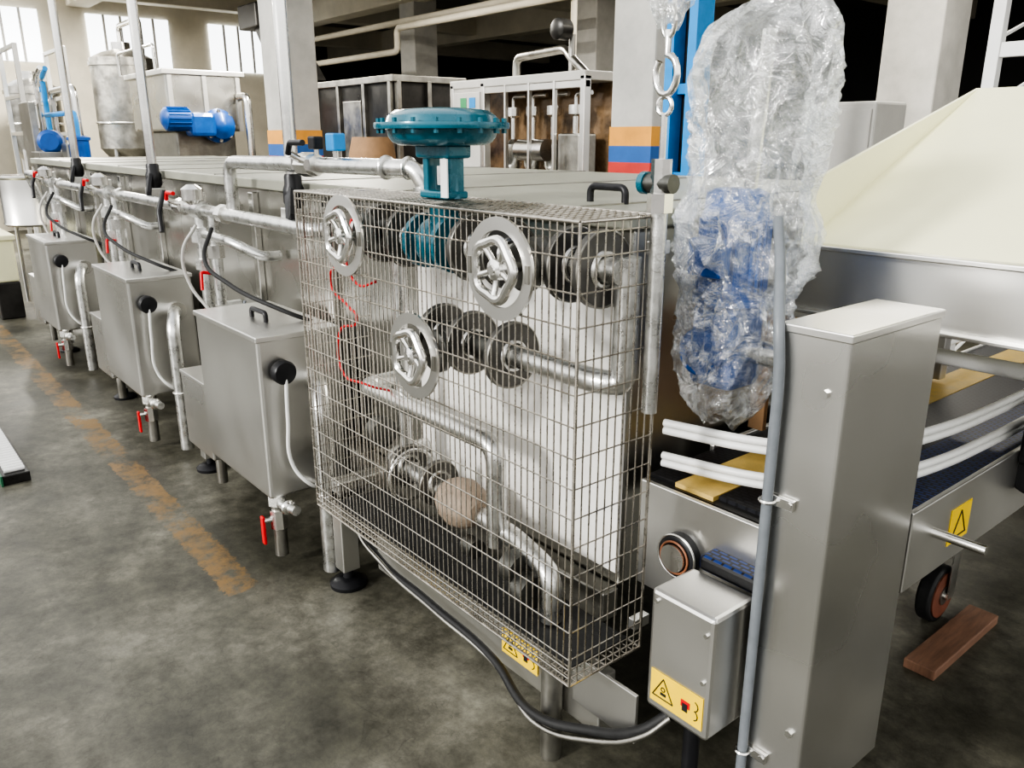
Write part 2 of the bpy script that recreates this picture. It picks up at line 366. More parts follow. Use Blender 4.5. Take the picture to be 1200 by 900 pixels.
# ------------------------------------------------------------ cage
X0,X1,Y0,Y1,Z0,Z1=-2.49,-1.18,1.15,1.40,.394,1.49
wheels=[(-2.166,1.378),(-1.431,1.367),(-1.804,1.088)]
G=group('wire_mesh_guard',(-1.83,1.15,.394))
bm=bmesh.new()
def seg(a,b,r=.0020): addcyl(bm,a,b,r,6)
def cut(a0,a1,holes):
    out=[(a0,a1)]
    for h0,h1 in holes:
        nn=[]
        for s,e in out:
            if h1<=s or h0>=e: nn.append((s,e))
            else:
                if h0>s: nn.append((s,h0))
                if h1<e: nn.append((h1,e))
        out=nn
    return out
R=.098
nx=58
for i in range(nx+1):
    x=X0+(X1-X0)*i/nx
    hs=[(cz-math.sqrt(R*R-(x-cx)**2),cz+math.sqrt(R*R-(x-cx)**2)) for cx,cz in wheels if abs(x-cx)<R]
    for s,e in cut(Z0,Z1,hs): seg((x,Y0,s),(x,Y0,e),.0020)
    seg((x,Y0,Z1),(x,Y1,Z1)); seg((x,Y0,Z0),(x,Y1,Z0))
nzr=15
rows_=[Z0+(Z1-Z0)*i/nzr for i in range(nzr+1)]
rows_+= [Z0+.022,Z0+.045,Z1-.022]
for z in rows_:
    hs=[(cx-math.sqrt(R*R-(z-cz)**2),cx+math.sqrt(R*R-(z-cz)**2)) for cx,cz in wheels if abs(z-cz)<R]
    for s,e in cut(X0,X1,hs): seg((s,Y0-.003,z),(e,Y0-.003,z))
    seg((X1,Y0,z),(X1,Y1,z)); seg((X0,Y0,z),(X0,Y1,z))
for i in range(11):
    y=Y0+(Y1-Y0)*i/10
    seg((X0,y,Z0),(X1,y,Z0)); seg((X0,y,Z1),(X1,y,Z1))
    seg((X1,y,Z0),(X1,y,Z1)); seg((X0,y,Z0),(X0,y,Z1))
fin('mesh_wires',bm,wire,G,True)
bm=bmesh.new()
for a,b in (((X0,Y0,Z0),(X1,Y0,Z0)),((X0,Y0,Z1),(X1,Y0,Z1)),((X0,Y0,Z0),(X0,Y0,Z1)),((X1,Y0,Z0),(X1,Y0,Z1)),((X1,Y1,Z0),(X1,Y1,Z1)),((X1,Y0,Z1),(X1,Y1,Z1)),((X1,Y0,Z0),(X1,Y1,Z0)),((X0,Y1,Z0),(X1,Y1,Z0)),((X0,Y1,Z1),(X1,Y1,Z1)),((X0,Y0,Z1),(X0,Y1,Z1))):
    addcyl(bm,a,b,.004,8)
fin('rim_rods',bm,wire,G,True)
for i,(cx,cz) in enumerate(wheels):
    bm=bmesh.new(); S=56
    ring=[[bm.verts.new((cx+r*math.cos(2*math.pi*k/S),y,cz+r*math.sin(2*math.pi*k/S))) for k in range(S)] for r,y in ((.088,Y0-.012),(.118,Y0-.012),(.118,Y0-.004),(.088,Y0-.004))]
    for a in range(4):
        p,q=ring[a],ring[(a+1)%4]
        for k in range(S): bm.faces.new((p[k],p[(k+1)%S],q[(k+1)%S],q[k]))
    bmesh.ops.recalc_face_normals(bm,faces=bm.faces[:]); fin('collar_%d'%i,bm,steel_h,G)
    for s in (-1,1): box('clip_%d'%i,cx+s*.104-.006,cx+s*.104+.006,Y0-.016,Y0-.012,cz-.02,cz+.02,steel_d,G,0)
for i in (0,1):
    x=X0+.02 if i==0 else X1-.03
    box('mount_%d'%i,x-.012,x+.012,Y1,1.455,.43,.46,steel_h,G,.002)
    box('mount_t_%d'%i,x-.012,x+.012,Y1,1.455,1.40,1.43,steel_h,G,.002)
def handwheel(cx,cz,dark=False):
    g=group('valve_handwheel',(cx,1.12,cz)); y=1.125
    bm=bmesh.new(); S=60; s=10
    gg=[]
    for i in range(S):
        a=2*math.pi*i/S; RR=.066+.004*math.cos(5*a)
        gg.append([bm.verts.new((cx+(RR+.012*math.cos(b*2*math.pi/s))*math.cos(a),y+.012*math.sin(b*2*math.pi/s),cz+(RR+.012*math.cos(b*2*math.pi/s))*math.sin(a))) for b in range(s)])
    for i in range(S):
        for j in range(s): bm.faces.new((gg[i][j],gg[(i+1)%S][j],gg[(i+1)%S][(j+1)%s],gg[i][(j+1)%s]))
    bmesh.ops.recalc_face_normals(bm,faces=bm.faces[:]); fin('rim',bm,steel_b,g)
    for k in range(5):
        a=2*math.pi*(k+.5)/5+.3
        tube('spoke_%d'%k,[(cx,y+.012,cz),(cx+.035*math.cos(a),y+.008,cz+.035*math.sin(a)),(cx+.064*math.cos(a),y,cz+.064*math.sin(a))],.008,steel_b,g,.01,3)
    lathe('hub',(cx,y-.008,cz),(0,1,0),[(.010,0),(.012,.004),(.024,.008),(.026,.03),(.015,.034)],steel_b,g,24)
    cyl('stem',(cx,y,cz),(cx,1.20,cz),.011,steel_d,g)
for c in wheels: handwheel(*c)
V=group('valve_pipework',(-1.8,1.3,.9))
for cx,cz in wheels: lathe('bonnet',(cx,1.20,cz),(0,1,0),[(.05,0),(.06,.01),(.06,.03),(.035,.05),(.04,.08)],castm,V,24)
def flange(x,z,y=1.31,r=.090,t=.014,m=disc):
    cyl('flange',(x-t,y,z),(x+t*.2,y,z),r,m,V,44,bevel=.002)
    torus('flange_edge',(x+t*.2,y,z),(1,0,0),r-.003,.003,steel_d,V,44,6)
    torus('hub_ring',(x+t*.3,y,z),(1,0,0),.038,.007,steel_b,V,28,6)
def vbody(x,z,y=1.31,m=castm,r=.05):
    lathe('valve_body',(x-.07,y,z),(1,0,0),[(.032,0),(.04,.02),(r,.05),(r*1.05,.07),(r,.09),(.04,.12),(.032,.14)],m,V,28)
tube('top_line',[(-2.42,1.48,1.37),(-2.42,1.31,1.37),(-1.30,1.31,1.37),(-1.21,1.31,1.37)],.030,galv,V,.05)
for x in (-2.21,-2.06,-1.74,-1.60,-1.36,-1.265): flange(x,1.37)
vbody(-2.13,1.37); vbody(-1.48,1.37,r=.055); vbody(-1.91,1.37,m=teal,r=.072)
cyl('blue_neck',(-1.886,1.31,1.37),(-1.886,1.31,1.48),.04,teal,V)
cyl('blue_flange',(-1.85,1.31,1.37),(-1.83,1.31,1.37),.078,teal,V,32); cyl('blue_flange_b',(-1.99,1.31,1.37),(-1.97,1.31,1.37),.078,teal,V,32)
tube('mid_line',[(-1.95,1.48,1.105),(-1.95,1.31,1.105),(-1.6,1.31,1.105),(-1.33,1.31,1.105),(-1.27,1.31,1.105),(-1.22,1.34,1.105),(-1.22,1.34,1.4)],.030,galv,V,.05)
for x in (-1.90,-1.76,-1.585): flange(x,1.105)
vbody(-1.83,1.105); vbody(-1.67,1.105,r=.04)
tube('low_line',[(-2.40,1.48,.83),(-2.40,1.31,.83),(-1.66,1.31,.83),(-1.66,1.31,.52)],.030,galv,V,.06)
tube('low_line_b',[(-2.28,1.48,.60),(-2.28,1.33,.60),(-1.60,1.33,.56),(-1.40,1.29,.55),(-1.40,1.29,.41)],.030,galv,V,.06)
for x in (-2.16,-1.98): flange(x,.60,1.33,.075)
torus('ring_handle',(-2.09,1.30,.60),(1,0,0),.085,.006,steel_b,V)
lathe('pump_ball',(-1.93,1.32,.585),(1,0,0),[(.03,0),(.055,.02),(.07,.05),(.078,.09),(.07,.13),(.05,.16),(.03,.175)],tan,V,36)
cyl('riser',(-2.19,1.34,.56),(-2.19,1.34,1.33),.022,galv,V)
cyl('riser_b',(-1.66,1.36,.40),(-1.66,1.36,.54),.02,steel_d,V)
box('base_tray',-2.45,-1.22,1.20,1.395,.398,.404,rubber,V,0)
for k,(x,z,r) in enumerate(((-2.25,.72,.05),(-1.75,.50,.03),(-1.55,.52,.045),(-1.50,.47,.05))):
    cyl('fitting_%d'%k,(x,1.27,z),(x+.05,1.27,z),r,castm,V,12)
cable('red_wire',[(-2.40,1.3,1.40),(-2.34,1.22,1.28),(-2.40,1.21,1.22),(-2.26,1.20,1.14),(-2.22,1.20,1.12),(-2.36,1.21,1.04),(-2.34,1.20,.92),(-2.2,1.21,.90),(-2.2,1.3,.86)],.004,red,V)
cable('red_wire_b',[(-2.32,1.3,1.40),(-2.30,1.22,1.30),(-2.22,1.21,1.22),(-2.12,1.22,1.24)],.004,red,V)
A=group('diaphragm_actuator',(-1.886,1.31,1.50))
lathe('diaphragm_case',(-1.886,1.31,1.632),(0,0,1),[(.04,0),(.115,.002),(.135,.010),(.146,.024),(.150,.042),(.182,.044),(.184,.052),(.182,.060),(.152,.062),(.146,.078),(.125,.092),(.06,.098),(.0,.099)],teal,A,56)
bm=bmesh.new()
for k in range(18):
    a=2*math.pi*k/18; x=-1.886+.170*math.cos(a); y=1.31+.170*math.sin(a); addcyl(bm,(x,y,1.665),(x,y,1.703),.007,6)
fin('case_bolts',bm,teal,A)
for s in (-1,1):
    lathe('yoke_%d'%s,(-1.886+s*.052,1.31,1.495),(0,0,1),[(.02,0),(.013,.02),(.012,.12),(.018,.14)],teal,A,16)
    box('yoke_web_%d'%s,-1.886+s*.052-.012,-1.886+s*.052+.012,1.285,1.335,1.50,1.63,teal,A,.004)
box('yoke_top',-1.965,-1.807,1.27,1.35,1.60,1.638,teal,A,.008)
box('yoke_base',-1.955,-1.817,1.275,1.345,1.494,1.515,teal,A,.006)
cyl('spindle',(-1.886,1.31,1.50),(-1.886,1.31,1.64),.009,steel_b,A)
cyl('coupling',(-1.886,1.31,1.53),(-1.886,1.31,1.58),.02,steel_b,A,8)
box('scale_plate',-1.83,-1.80,1.262,1.266,1.50,1.60,white,A,0)
# ------------------------------------------------------------ hook rod
hx,hy=-1.155,1.36
H=group('suspension_hook_rod',(hx,hy,1.3))
cyl('rod',(hx,hy,1.05),(hx,hy,1.52),.018,galv,H)
cyl('hex',(hx,hy,1.50),(hx,hy,1.54),.028,steel_b,H,6)
cyl('ball_valve',(hx-.04,hy,1.56),(hx+.035,hy,1.56),.020,castm,H,12)
cyl('valve_body',(hx,hy,1.53),(hx,hy,1.61),.022,steel_b,H,8)
cyl('valve_cap',(hx-.05,hy,1.56),(hx-.035,hy,1.56),.024,teal,H,16)
cyl('neck',(hx,hy,1.61),(hx,hy,1.70),.007,steel_b,H)
torus('ring_low',(hx,hy,1.715),(0,1,0),.018,.005,steel_b,H,24,8)
def linkring(cz,turn,h=.03,w=.016):
    pts=[]
    for k in range(17):
        a=2*math.pi*k/16; u=w*math.cos(a); z=cz+h*math.sin(a)
        pts.append((hx+(u if not turn else 0),hy+(u if turn else 0),z))
    tube('chain_link',pts,.005,steel_b,H,0)
pts=[(hx,hy,1.86)]
for k in range(15):
    a=math.pi/2-2*math.pi*k/16; pts.append((hx+.028*math.cos(a),hy,1.775+.038*math.sin(a)))
tube('hook',pts,.0075,steel_b,H,0)
for k in range(10): linkring(1.875+k*.045,k%2)
bm=bmesh.new()
bmesh.ops.create_uvsphere(bm,u_segments=40,v_segments=30,radius=1)
for v in bm.verts:
    n=noise.noise(v.co*2.5)*.5; v.co=Vector((hx+v.co.x*(.05+.03*n),hy+v.co.y*(.05+.03*n),1.95+v.co.z*.08*(1+n)))
fin('film_wrap',bm,film,H)
# ------------------------------------------------------------ wrapped gearmotor
W=group('gearmotor_in_plastic_wrap',(-1.165,1.65,1.0))
mx,my=-1.165,1.65
lathe('motor',(mx+.0,my,1.28),(0,0,1),[(.05,0),(.08,.01),(.08,.2),(.075,.21),(.072,.25),(.05,.26)],blue,W,36)
bm=bmesh.new()
for k in range(28):
    a=2*math.pi*k/28; c,s=math.cos(a),math.sin(a)
    addcyl(bm,(mx+.082*c,my+.082*s,1.30),(mx+.082*c,my+.082*s,1.47),.004,4)
fin('fins',bm,blue,W)
box('gearbox',mx-.065,mx+.065,my-.065,my+.065,1.06,1.27,blue,W,.02)
cyl('gear_flange',(mx-.02,my-.085,1.15),(mx-.02,my+.08,1.15),.06,blue,W,28,bevel=.006)
cyl('gear_flange_b',(mx,my,1.27),(mx,my,1.29),.09,blue,W,28)
box('terminal_box',mx-.05,mx+.05,my-.115,my-.07,1.34,1.43,blue,W,.01)
cyl('output_shaft',(mx,my,1.16),(-.87,my,1.16),.03,steel_b,W)
cyl('sensor_post',(mx+.03,my,1.5),(mx+.05,my,1.88),.016,steel_b,W)
def bag(name,prof,lean,seed,amp=1):
    bm=bmesh.new(); NS=120; NR=150; rows=[]
    z0,z1=prof[0][0],prof[-1][0]
    for i in range(NR+1):
        z=z0+(z1-z0)*i/NR
        for (za,ra,ea),(zb,rb,eb) in zip(prof,prof[1:]):
            if za<=z<=zb+1e-6:
                t=(z-za)/(zb-za); t=t*t*(3-2*t); r=ra+(rb-ra)*t; e=ea+(eb-ea)*t; break
        row=[]
        for k in range(NS):
            a=2*math.pi*k/NS
            q=Vector((math.cos(a)*1.3,math.sin(a)*1.3,z*3.4))+Vector((seed,0,0))
            w=noise.noise(q*1.6+Vector((9,1,4)))*1.2
            q2=q+Vector((w,w*.7,-w))
            n1=noise.noise(q*1.3); n2=1-abs(noise.noise(q2*1.7))*2.6; n3=1-abs(noise.noise(q2*3.7+Vector((2,7,1))))*2.4
            rr=r*(1+amp*(.30*n1+.15*n2+.06*n3)-.10)
            row.append(bm.verts.new((mx+e+lean*(z-1.0)+rr*math.cos(a),my+rr*.85*math.sin(a),z+.03*n1)))
        rows.append(row)
    for a,b in zip(rows,rows[1:]):
        for k in range(NS): bm.faces.new((a[k],a[(k+1)%NS],b[(k+1)%NS],b[k]))
    bm.faces.new(rows[-1])
    return fin(name,bm,film,W)
bag('film_outer',[(.96,.05,.0),(1.02,.10,0),(1.12,.125,0),(1.28,.135,0),(1.38,.18,0.01),(1.46,.175,0.01),(1.53,.14,0),(1.62,.15,0),(1.78,.165,0),(1.86,.14,0),(1.94,.07,0.03)],.06,3)
# ------------------------------------------------------------ column
C=group('drive_column_cabinet',(-.8,1.6,.17))
box('housing',-.87,-.72,1.41,1.79,.17,1.30,steel,C,.006)
box('cap',-.873,-.717,1.407,1.793,1.285,1.303,steel_h,C,.003)
box('back_flange',-.93,-.87,1.52,1.53,.10,1.15,steel_h,C,.002)
cyl('column_foot',(-.8,1.6,0),(-.8,1.6,.17),.035,steel_d,C)
tube('conduit',[(-1.02,1.60,1.48),(-.94,1.50,1.40),(-.865,1.392,1.31),(-.850,1.39,1.20),(-.850,1.39,.15)],.0115,greyc,C,.10)
for z,xx in ((.93,-.850),(.30,-.850)):
    torus('clamp',(xx,1.39,z),(0,0,1),.015,.004,steel_b,C,24,6)
    box('clamp_tab',xx,xx+.055,1.398,1.41,z-.012,z+.012,steel_b,C,.002)
    cyl('clamp_bolt',(xx+.045,1.395,z),(xx+.045,1.41,z),.008,steel_b,C,6)
for x,z in ((-.76,1.18),(-.75,.4)): cyl('bolt',(x,1.402,z),(x,1.41,z),.009,steel_b,C,6)
S2=group('switch_box',(-.97,1.36,.34))
box('housing',-1.06,-.882,1.29,1.44,.35,.665,steel_h,S2,.01)
for x,z in ((-1.04,.64),(-.9,.62),(-.9,.50)): cyl('screw',(x,1.284,z),(x,1.29,z),.006,steel_b,S2,6)
sticker(S2,-1.045,-.895,1.289,.375,.46)
lathe('foot',(-.97,1.36,0),(0,0,1),[(.06,0),(.06,.02),(.02,.04),(.02,.35)],black,S2)
# ------------------------------------------------------------ conveyor
K=group('infeed_conveyor',(-1,2.5,.6))
box('side_frame_near',-.735,-.72,1.80,4.6,.61,.82,steel_h,K,.003)
box('side_frame_far',-1.30,-1.285,1.80,4.6,.61,.82,steel_h,K,.003)
box('end_panel',-1.29,-.875,1.50,1.515,.50,.80,steel_h,K,.003)
box('bed',-1.29,-.735,1.52,4.6,.70,.80,darkm,K,0)
box('belt_blue',-.90,-.74,1.55,4.6,.80,.812,bluebelt,K,0)
box('belt_black',-1.08,-.902,1.55,4.6,.80,.810,blkbelt,K,0)
box('belt_yellow',-1.20,-1.082,1.53,4.6,.80,.812,ybelt,K,0)
box('belt_black_far',-1.285,-1.202,1.53,4.6,.80,.810,blkbelt,K,0)
box('nose_belt',-1.05,-.875,1.445,1.52,.66,.70,bluebelt,K,.01)
lathe('roller_cap',(-1.14,1.46,.645),(0,1,0),[(.03,0),(.034,.003),(.036,.010),(.05,.010),(.056,.014),(.058,.045)],black,K,36)
cyl('roller_face',(-1.14,1.457,.645),(-1.14,1.466,.645),.036,steel_b,K,30)
torus('roller_ring',(-1.14,1.466,.645),(0,1,0),.042,.003,orange,K)
torus('roller_rim',(-1.14,1.474,.645),(0,1,0),.057,.003,steel_b,K)
for k,z in enumerate((.846,.867,.936,.957)):
    tube('guide_rail_%d'%k,[(-.765,4.4,z),(-.765,2.5,z),(-.78,2.05,z),(-.85,1.72,z),(-1.02,1.60,z),(-1.27,1.56,z-.01)],.0102,white,K,.3)
tube('guide_rail_far',[(-1.22,4.4,.92),(-1.22,2.2,.92)],.009,white,K,.1)
for k,y in enumerate((2.75,3.6)):
    box('rail_bracket_%d'%k,-.753,-.74,y-.02,y+.02,.82,.98,steel_b,K,.002)
cyl('crank_bar',(-.72,1.93,.73),(-.60,1.93,.73),.012,steel_b,K)
box('label',-.7195,-.7185,2.02,2.14,.66,.76,yel,K,0)
for a,b in (((2.04,.675),(2.12,.675)),((2.12,.675),(2.08,.745)),((2.08,.745),(2.04,.675))):
    tube('label_tri',[(-.718,a[0],a[1]),(-.718,b[0],b[1])],.002,ink,K,0,1)
cyl('end_motor',(-.68,2.44,.76),(-.68,2.84,.76),.07,black,K,bevel=.006)
box('motor_box',-.72,-.64,2.42,2.60,.78,.96,black,K,.01)
for k,y in enumerate((3.1,4.3)):
    for j,x in enumerate((-.78,-1.24)): box('leg_%d_%d'%(k,j),x-.03,x+.03,y-.03,y+.03,.2,.61,steel_h,K,.003)
def caster(x,y):
    g=group('caster_wheel',(x,y,0))
    cyl('tyre',(x-.025,y,.105),(x+.025,y,.105),.105,rubber,g,40,bevel=.008)
    cyl('hub',(x-.03,y,.105),(x+.03,y,.105),.085,rust,g,32)
    cyl('hub_cap',(x-.034,y,.105),(x+.034,y,.105),.035,steel_d,g,24)
    cyl('axle',(x-.045,y,.105),(x+.045,y,.105),.014,steel_b,g)
    for s in (-1,1): box('fork_%d'%s,x+s*.042-.003,x+s*.042+.003,y+.0,y+.05,.09,.3,steel_d,g,.001)
    box('fork_top',x-.05,x+.05,y-.05,y+.05,.295,.61,steel_d,g,.002)
caster(-1.0,2.78); caster(-1.0,4.0)
wb=group('wooden_plank',(-.88,2.7,0)); 
box('plank',-.93,-.83,2.42,2.92,.0,.035,wood,wb,.004)
# hopper
Hh=group('feed_chute_hopper',(-.7,2.4,1.2))
box('rim_band',-1.30,.25,2.0,2.012,1.20,1.385,steel_h,Hh,.003)
box('rim_lip',-1.30,.25,1.965,2.012,1.372,1.386,steel_h,Hh,.003)
box('rim_low_lip',-1.30,.25,1.97,2.012,1.20,1.21,steel_h,Hh,.002)
poly('liner_slope',[(-1.2,2.01,1.372),(.25,2.01,1.372),(.25,2.97,1.80),(-1.2,2.97,1.80)],cream,Hh,.01)
poly('liner_side',[(-1.205,2.01,1.372),(-1.205,2.97,1.79),(-1.205,2.97,1.81),(-1.205,2.01,1.54)],cream,Hh,.01)
poly('skirt_side',[(-1.22,2.0,1.2),(-1.22,2.98,1.2),(-1.22,2.98,1.80),(-1.22,2.0,1.53)],steel_h,Hh,.01)
box('back_plate',-1.2,.25,2.97,2.98,1.2,1.80,steel_h,Hh,.002)
for x in (-1.18,.2):
    box('post_rear',x-.025,x+.025,2.92,2.97,0 if x>0 else .83,1.25,steel_h,Hh,.003)
box('post_front',.175,.225,2.02,2.07,0,1.2,steel_h,Hh,.003)
cyl('white_roller',(-1.1,2.35,1.06),(.1,2.35,1.06),.022,white,Hh)
for k in range(5): box('slat_%d'%k,-1.30+k*.07,-1.25+k*.07,1.98,2.0,.83,1.18,card,Hh,.002)
hs=group('floor_hose',(-1.8,1.25,.2))
cable('hose',[(-2.50,1.33,.40),(-2.42,1.26,.33),(-2.27,1.25,.25),(-1.95,1.25,.22),(-1.6,1.25,.19),(-1.4,1.22,.15),(-1.2,1.25,.2),(-1.06,1.27,.28),(-1.0,1.31,.345)],.013,rubber,hs)
cable('hose_grey',[(-2.50,1.33,.38),(-2.40,1.25,.31),(-2.2,1.24,.24),(-1.9,1.24,.21),(-1.55,1.24,.178),(-1.38,1.208,.138),(-1.18,1.235,.19),(-1.04,1.265,.28),(-.99,1.30,.345)],.007,steel_d,hs)
# ------------------------------------------------------------ left floor rail
r=group('conveyor_rail_section',(-5,.5,0))
box('base',-6.4,-4.45,.40,.52,0,.05,darkm,r,.004)
box('green_edge',-6.4,-4.44,.39,.40,.0,.055,plain('green_strip',(.02,.12,.06)),r,.002)
bm=bmesh.new()
for k in range(48): addcyl(bm,(-6.38+k*.04,.415,.06),(-6.38+k*.04,.505,.06),.012,10)
fin('rollers',bm,white,r)
g=group('steel_drum',(-9.7,1.6,0)); lathe('shell',(-9.7,1.6,.80),(0,0,1),[(.27,0),(.29,.02),(.28,.04),(.28,.46),(.30,.48),(.30,.5),(.26,.5),(.26,.47),(.0,.47)],steel,g,48)
for k in range(3):
    a=k*2.1; cyl('leg_%d'%k,(-9.7+.2*math.cos(a),1.6+.2*math.sin(a),0),(-9.7+.2*math.cos(a),1.6+.2*math.sin(a),.82),.02,steel,g)
g=group('cream_crate',(-9.3,.95,0)); box('crate',-9.7,-8.9,1.05,1.25,.35,.78,cream,g,.02); box('crate_rim',-9.72,-8.88,1.03,1.27,.74,.79,cream,g,.01); box('crate_cart',-9.7,-8.9,1.05,1.25,0,.35,darkm,g,.01)
# ------------------------------------------------------------ background machines
g=group('stainless_mixer_vessel',(-12.3,4.2,0))
box('tub',-13.0,-11.4,3.6,4.6,1.75,2.50,tankst,g,.03)
box('tub_rim',-13.05,-11.35,3.55,4.65,2.45,2.52,steel_h,g,.01)
for k,y in enumerate((3.65,4.1,4.55)): box('tub_rib_%d'%k,-11.4,-11.37,y-.03,y+.03,1.75,2.46,steel_h,g,.004)
box('base',-12.9,-11.5,3.7,4.5,.9,1.75,steel_d,g,.02)
for x in (-12.8,-11.6):
    for y in (3.8,4.4): cyl('leg',(x,y,0),(x,y,.95),.05,steel,g)
lathe('gearbox',(-11.4,4.22,1.82),(1,0,0),[(.22,0),(.22,.08),(.17,.10),(.17,.20),(.10,.24),(.05,.27)],blue,g,32)
bm=bmesh.new()
for k in range(8):
    a=k*math.pi/4; addcyl(bm,(-11.34,4.22+.19*math.cos(a),1.82+.19*math.sin(a)),(-11.29,4.22+.19*math.cos(a),1.82+.19*math.sin(a)),.025,8)
fin('gear_bolts',bm,steel_b,g)
box('gear_housing',-11.4,-11.12,3.78,4.12,1.68,1.98,blue,g,.05)
lathe('motor',(-11.25,3.82,1.90),(0,-1,0),[(.12,0),(.14,.02),(.14,.32),(.08,.36)],blue,g,24)
bm=bmesh.new()
for k in range(18):
    a=k*math.pi/9; addcyl(bm,(-11.25+.145*math.cos(a),3.79,1.90+.145*math.sin(a)),(-11.25+.145*math.cos(a),3.52,1.90+.145*math.sin(a)),.007,4)
fin('motor_fins',bm,blue,g)
tube('side_pipe',[(-11.38,4.55,2.2),(-11.1,4.55,2.2),(-11.1,4.55,1.2)],.05,steel_b,g,.1)
tube('rail',[(-13,3.5,2.5),(-13,3.5,2.8),(-11.4,3.5,2.8),(-11.4,3.5,2.5)],.02,steel_b,g,.05)
g=group('screw_blender',(-10.9,5.0,0))
box('hopper',-11.3,-10.7,4.9,5.5,1.5,2.3,steel_d,g,.03)
cyl('rotor',(-10.69,5.2,1.95),(-10.6,5.2,1.95),.22,rust,g,28)
box('stand',-11.2,-10.8,5.0,5.4,0,1.5,steel_d,g,.02)
def silo(x,y,h,rr):
    g=group('storage_silo',(x,y,0))
    lathe('shell',(x,y,1.0),(0,0,1),[(.1,0),(rr,.5),(rr,h-1.12),(rr+.02,h-1.12),(rr+.02,h-1.06),(rr,h-1.06),(rr,h-1.0),(rr*.6,h-.9),(.1,h-.85),(.0,h-.84)],steel_d,g,40)
    for k in range(4):
        a=k*math.pi/2+.7; cyl('leg_%d'%k,(x+(rr-.05)*math.cos(a),y+(rr-.05)*math.sin(a),0),(x+(rr-.05)*math.cos(a),y+(rr-.05)*math.sin(a),1.6),.04,steel,g)
    torus('band',(x,y,1.9),(0,0,1),rr,.02,steel_b,g)
    cyl('hatch',(x,y,h+.1),(x,y,h+.25),.15,steel_b,g)
    return g
g=silo(-15.0,4.1,2.9,.5)
tube('top_pipe',[(-15.0,4.1,3.1),(-15.0,4.1,3.4),(-13.9,4.1,3.4),(-13.9,4.1,2.4)],.04,steel_b,g,.1)
silo(-16.6,3.0,2.5,.42)
g=group('pipe_rack',(-14.0,2.6,0))
for x in (-14.6,-13.4):
    for y in (2.3,2.9): box('upright',x-.03,x+.03,y-.03,y+.03,0,2.9,steel_h,g,.004)
for z in (1.7,2.2,2.85):
    for y in (2.3,2.9): box('rail',-14.6,-13.4,y-.025,y+.025,z,z+.05,steel_h,g,.004)
for k in range(5):
    xx=-14.5+k*.24; tube('riser_%d'%k,[(xx,2.6,.8),(xx,2.6,2.0+.12*k),(xx+.3,2.6,2.1+.12*k)],.035,steel_b if k%2 else blueb,g,.08)
lathe('filter_pot',(-13.7,2.6,1.75),(0,0,1),[(.10,0),(.14,.05),(.14,.35),(.17,.36),(.17,.40),(.06,.45)],steel_b,g,24)
g=group('inclined_elevator',(-12.3,5.6,0))
poly('chute',[(-13.2,5.6,3.4),(-12.9,5.6,3.55),(-11.8,5.6,2.5),(-12.2,5.6,2.2)],darkm,g,.5)
box('head',-13.5,-12.8,5.5,6.0,3.3,3.65,darkm,g,.02)
box('stand',-12.2,-11.8,5.55,5.95,0,2.4,darkm,g,.02)
g=group('pump_skid',(-11.8,2.4,0))
box('frame',-12.8,-10.4,2.1,2.7,1.1,1.25,steel_h,g,.02)
for x in (-12.6,-10.6):
    box('leg',x-.04,x+.04,2.2,2.28,0,1.1,steel_h,g,.01); box('leg_b',x-.04,x+.04,2.55,2.63,0,1.1,steel_h,g,.01)
lathe('motor',(-11.9,2.3,1.62),(1,-.3,0),[(.1,0),(.14,.02),(.14,.36),(.10,.40)],blue,g,24)
lathe('motor_v',(-11.0,2.4,1.38),(0,0,1),[(.10,0),(.11,.02),(.11,.25),(.13,.26),(.13,.29),(.08,.31)],blue,g,24)
box('motor_seat',-12.0,-11.5,2.05,2.4,1.25,1.50,steel_d,g,.01)
box('panel_plate',-12.75,-12.1,2.12,2.2,1.3,2.1,steel_d,g,.01)
box('valve_block',-11.5,-11.2,2.3,2.5,1.25,1.6,steel_d,g,.02)
tube('pipe',[(-12.6,2.5,1.2),(-12.6,2.5,2.25),(-11.35,2.5,2.25),(-11.35,2.5,1.5)],.04,steel_b,g,.12)
tube('pipe_b',[(-12.6,2.4,1.95),(-11.0,2.4,1.95),(-11.0,2.4,1.6)],.03,blueb,g,.12)
tube('pipe_c',[(-12.4,2.3,1.2),(-12.4,2.3,2.4),(-12.0,2.3,2.5)],.03,steel_b,g,.12)
g=group('tunnel_washer_machine',(-9.5,5.7,0))
box('body',-10.5,-8.5,5.25,6.2,.3,2.32,darkm,g,.03)
box('roof',-10.55,-8.45,5.2,6.25,2.28,2.36,steel_d,g,.01)
for x in (-10.45,-9.8,-9.15,-8.55): box('frame',x-.03,x+.03,5.2,5.26,.3,2.3,steel_d,g,.005)
box('door_panel',-9.7,-9.25,5.22,5.25,1.4,2.1,steel_d,g,.005)
for y in (5.28,5.7,6.15): box('side_frame',-8.5,-8.44,y-.03,y+.03,.3,2.3,steel_d,g,.005)
for x in (-10.4,-8.6):
    for y in (5.3,6.1): cyl('leg',(x,y,0),(x,y,.3),.04,steel_d,g)
g=group('packaging_machine_cabinet',(-6.3,5.6,0))
box('core',-7.25,-5.35,5.60,5.95,.25,2.15,brownm,g,.01)
box('top',-7.3,-5.3,5.18,6.0,2.14,2.22,greyw,g,.01)
box('inner_floor',-7.25,-5.35,5.2,5.6,1.25,1.3,steel_d,g,.005)
for x in (-7.27,-6.75,-5.33): box('frame',x-.03,x+.03,5.18,5.26,.25,2.18,steel_h,g,.006)
for x in (-6.4,-6.05,-5.7): box('door_frame',x-.012,x+.012,5.18,5.22,.25,2.15,steel_h,g,.003)
for z in (.3,1.25,2.08): box('cross',-7.3,-5.3,5.19,5.25,z,z+.06,steel_h,g,.004)
box('door',-7.22,-6.78,5.17,5.2,1.3,2.10,greyw,g,.004)
